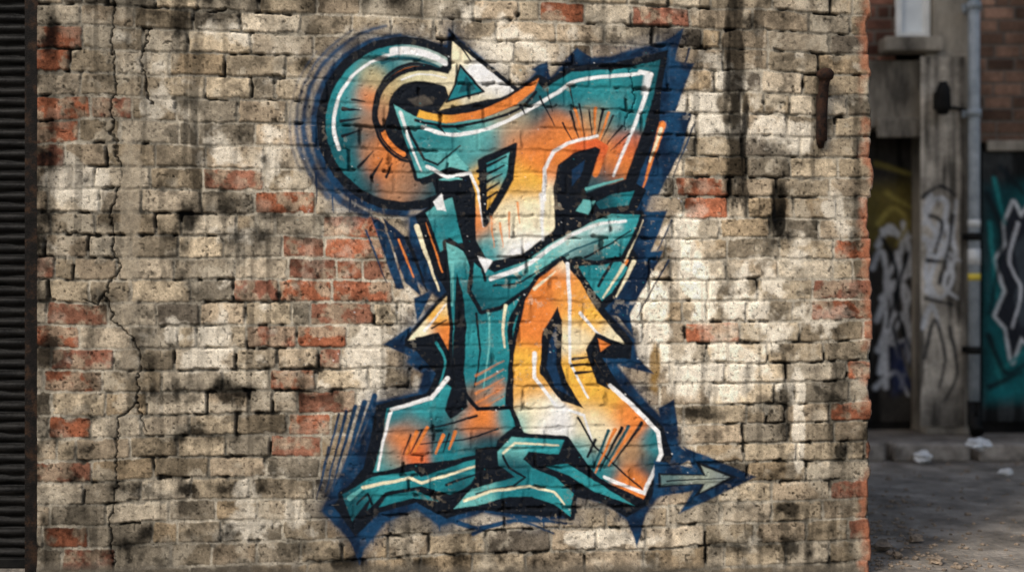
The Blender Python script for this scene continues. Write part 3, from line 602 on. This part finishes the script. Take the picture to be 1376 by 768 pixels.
def paint_door(k):
    k.poly([(1150,250),(1240,240),(1240,320),(1150,340)],(.13,.10,.025),soft=16,alpha=.9)
    for p in [[(1180,330),(1195,305),(1212,330),(1190,380),(1215,370),(1228,330)],[(1178,430),(1200,380),(1222,400),(1196,460),(1226,450)],[(1182,500),(1196,440),(1212,480),(1228,430),(1232,500)],[(1184,400),(1232,360)],[(1190,520),(1190,350)],[(1215,300),(1236,420)],[(1172,360),(1186,340),(1200,420)],[(1206,340),(1222,460),(1210,520)],[(1180,470),(1206,420),(1234,470)],[(1186,310),(1232,320)],[(1176,520),(1204,500),(1220,530)]]:
        k.line(p,8,(.56,.57,.60),3,soft=2.6)
    for p in [[(1180,300),(1200,280),(1220,300),(1204,330)],[(1210,470),(1226,510)],[(1192,260),(1226,280)],[(1178,220),(1230,236)]]: k.line(p,8,(.26,.21,.055),4,soft=3)
    for p in [[(1186,320),(1206,370),(1192,440)],[(1220,340),(1206,410),(1228,480)],[(1200,440),(1216,500)]]: k.line(p,5,BLK,3,soft=2)
    k.poly([(1196,470),(1220,455),(1226,520),(1200,530)],(.02,.035,.11),soft=8,alpha=.7)
dp=panel('door',1130,1240,168,566,dr,(.045,.04,.035),paint_door,cb)
bm=NB(); bx(bm,wx(1120,D),wx(1245,D),dr+.01,dr+.06,.09,wz(160,dr)); ob('door_core',bm,M_void,cb)
la=thing('wall_lamp','small black bulkhead lamp on the concrete pillar','lamp',(wx(1250,D),D-.14,wz(165,D)))
zz=wz(140,D); lx=wx(1251,D)
bm=NB(); tube(bm,[(lx,D-.20,zz-.09),(lx,D-.20,zz-.05),(lx,D-.20,zz+.06),(lx,D-.20,zz+.10)],[.025,.045,.04,.02],14); ob('lamp_body',bm,M_dark,la)
bm=NB(); bx(bm,lx-.03,lx+.03,D-.16,D-.102-.012,zz-.05,zz+.05); ob('mounting_plate',bm,M_dark,la,.004)
bm=NB(); tube(bm,[(wx(1256,D),D-.13,wz(152,D)),(wx(1270,D),D-.13,wz(149,D)),(wx(1290,D),D-.13,wz(153,D)),(wx(1300,D),D-.13,wz(146,D))],.010,8)
tag(ob('cable',bm,M_dark),'thin black cable running from the lamp to the drainpipe','cable')
pp=thing('drainpipe','grey vertical drainpipe with white and yellow bands beside the concrete pillar','pipe',(wx(1309,D-.2),D-.2,.09))
px_=wx(1309,D-.2); bm=NB(); tube(bm,[(px_,D-.2,.18),(px_,D-.2,2.0),(px_,D-.2,5.1)],.032,20); ob('pipe',bm,M_pipe,pp)
bm=NB(); tube(bm,[(px_,D-.2,wz(560,D-.2)+.01),(px_,D-.2,.30),(px_,D-.2,.17),(px_,D-.25,.12)],.039,18); ob('shoe',bm,M_dark,pp)
for y in (8,152,318,470):
    bm=NB(); z_=wz(y,D-.2); tube(bm,[(px_,D-.2,z_-.022),(px_,D-.2,z_+.022)],.040,18); bx(bm,px_-.055,px_+.055,D-.165,D-.155,z_-.02,z_+.02); bx(bm,px_-.01,px_+.01,D-.158,D-.02,z_-.012,z_+.012); ob('pipe_clip',bm,M_dark if y>300 else M_pipe,pp)
for y,hh in ((300,.02),(345,.045),(372,.02)):
    bm=NB(); z_=wz(y,D-.2); tube(bm,[(px_,D-.2,z_-hh),(px_,D-.2,z_+hh)],.0345,18); ob('band',bm,M_yel if y==372 else M_wht,pp)
bb=thing('brick_building','dark red brick building at the right edge with a teal graffitied shutter','building',(wx(1400,D),D,.09))
brickpanel('brickwork',1300,1640,-420,192,D-.02,bb,(.19,.11,.075),411)
bm=NB(); bx(bm,wx(1300,D),wx(1640,D),D-.01,D+.6,.09,5.2); ob('wall_core',bm,M_void,bb)
bm=NB(); bx(bm,wx(1322,D),wx(1640,D),D-.06,D-.03,wz(204,D),wz(190,D)); ob('shutter_lintel',bm,M_conc,bb,.006)
def paint_teal(k):
    k.poly([(1324,250),(1480,230),(1480,530),(1324,540)],field([(1345,260,40,(.005,.04,.05)),(1325,340,20,(.004,.02,.025)),(1340,380,40,(.008,.10,.11)),(1350,500,40,(.008,.12,.13)),(1400,300,40,(.01,.12,.12))]),soft=14,alpha=1)
    J=[(1350,300),(1362,272),(1372,292),(1390,268),(1400,300),(1420,330),(1402,380),(1418,430),(1390,470),(1372,452),(1360,486),(1352,440),(1338,424),(1352,390),(1338,350),(1352,330)]
    k.poly(J,(.65,.66,.67),grow=4,soft=2); k.poly(J,(.02,.022,.03),soft=2)
    k.poly([(1362,330),(1380,310),(1392,350),(1380,400),(1392,430),(1372,440),(1362,400),(1370,370)],(.05,.06,.07),soft=2)
    k.line([(1368,300),(1356,350),(1372,390),(1360,440)],5,(.6,.6,.62),3)
    for p in [[(1336,240),(1350,300)],[(1340,500),(1380,470)],[(1334,470),(1346,520)],[(1330,300),(1340,400)]]: k.line(p,6,(.02,.22,.22),3,soft=3)
    for p in [[(1326,260),(1346,320),(1330,420)],[(1330,520),(1372,500)],[(1345,225),(1376,260)],[(1328,450),(1350,500),(1376,490)]]: k.line(p,8,(.006,.012,.016),4,soft=4)
panel('shutter',1320,1500,204,566,D-.03,(.03,.032,.032),paint_teal,bb)

# ---------------------------------------------------------------- litter and rubble
def blob(name,px,py,size,mat,flat=.5,seed=0,z0=0,sub=3):
    d=(CAMZ-z0)*1600/(py-384)-CAMD; R=random.Random(seed); bm=NB(); bmesh.ops.create_icosphere(bm,subdivisions=sub,radius=1)
    for v in bm.verts:
        n=(math.sin(v.co.x*5+seed)+math.sin(v.co.y*6+seed*2)+math.sin(v.co.z*7+seed*3))*.12+R.uniform(-.10,.10); v.co*=1+n
        v.co=Vector((v.co.x*size,v.co.y*size*.75,v.co.z*size*flat))
    mz=min(v.co.z for v in bm.verts)
    for v in bm.verts: v.co.z-=mz
    o=ob(name,bm,mat); o.location=(wx(px,d),d,z0+.001); o.rotation_euler.z=seed; return o
tag(blob('litter',1315,606,.075,M_paper,.4,1,.09),'crumpled white paper lying on the pavement near the drainpipe','litter')
tag(blob('litter',1240,622,.055,M_paper,.6,2),'small white paper ball on the road below the dark doorway','litter')
tag(blob('litter',1352,640,.035,M_paper,.5,3),'tiny scrap of white paper on the road at the right edge','litter')
for i,(x,y,s,l) in enumerate([(1232,728,.03,'brick fragment on the road near the wall corner'),(1205,750,.022,'smallest brick fragment beside the foot of the wall corner'),(1258,757,.026,'brick fragment at the bottom edge right of the wall'),(1186,740,.035,'largest brick fragment touching the wall corner')]):
    tag(blob('brick_fragment',x,y,s,M_rub,.55,10+i,0,2),l,'rubble')
bm=NB(); R=random.Random(9)
for i in range(1500):
    if R.random()<.55: x=wx(1165)+abs(R.gauss(0,.25)); y=R.uniform(.05,1.8)
    else: x=R.uniform(1.2,4.6); y=R.uniform(-.2,2.5)
    s=R.uniform(.002,.010)*(1 if R.random()<.93 else 1.8); r=bmesh.ops.create_icosphere(bm,subdivisions=1,radius=s)
    for v in r['verts']: v.co=Vector((v.co.x*R.uniform(.8,1.4)+x,v.co.y+y,v.co.z*.6+s*.4))
o=ob('gravel',bm,M_rub); o['kind']='stuff'; o['label']='loose grit scattered over the alley road'; o['category']='gravel'

# ---------------------------------------------------------------- light, world, camera
wd=bpy.data.worlds.new('World'); scene.world=wd; wd.use_nodes=True; n=wd.node_tree
sky=n.nodes.new('ShaderNodeTexSky'); sky.sky_type='NISHITA'; sky.sun_disc=False
el,az=math.radians(46),math.radians(224)
sky.sun_elevation=el; sky.sun_rotation=az; sky.air_density=1.2; sky.dust_density=3
n.links.new(sky.outputs[0],n.nodes['Background'].inputs[0]); n.nodes['Background'].inputs[1].default_value=.125
L=bpy.data.lights.new('sun','SUN'); L.energy=2.3; L.angle=math.radians(12); L.color=(1,.94,.85)
lo=bpy.data.objects.new('sun',L); COL.objects.link(lo)
dirv=Vector((math.sin(az)*math.cos(el),math.cos(az)*math.cos(el),math.sin(el)))
lo.rotation_euler=dirv.to_track_quat('Z','Y').to_euler(); lo.location=dirv*10
cam=bpy.data.cameras.new('camera'); co=bpy.data.objects.new('camera',cam); COL.objects.link(co); scene.camera=co
co.location=(0,-CAMD,CAMZ); co.rotation_euler=(math.radians(90),0,0)
cam.sensor_width=36; cam.lens=36*1600/1376; cam.clip_end=500
cam.dof.use_dof=True; cam.dof.focus_distance=CAMD-.008; cam.dof.aperture_fstop=1.2
scene.view_settings.view_transform='Standard'; scene.view_settings.look='None'; scene.view_settings.exposure=0
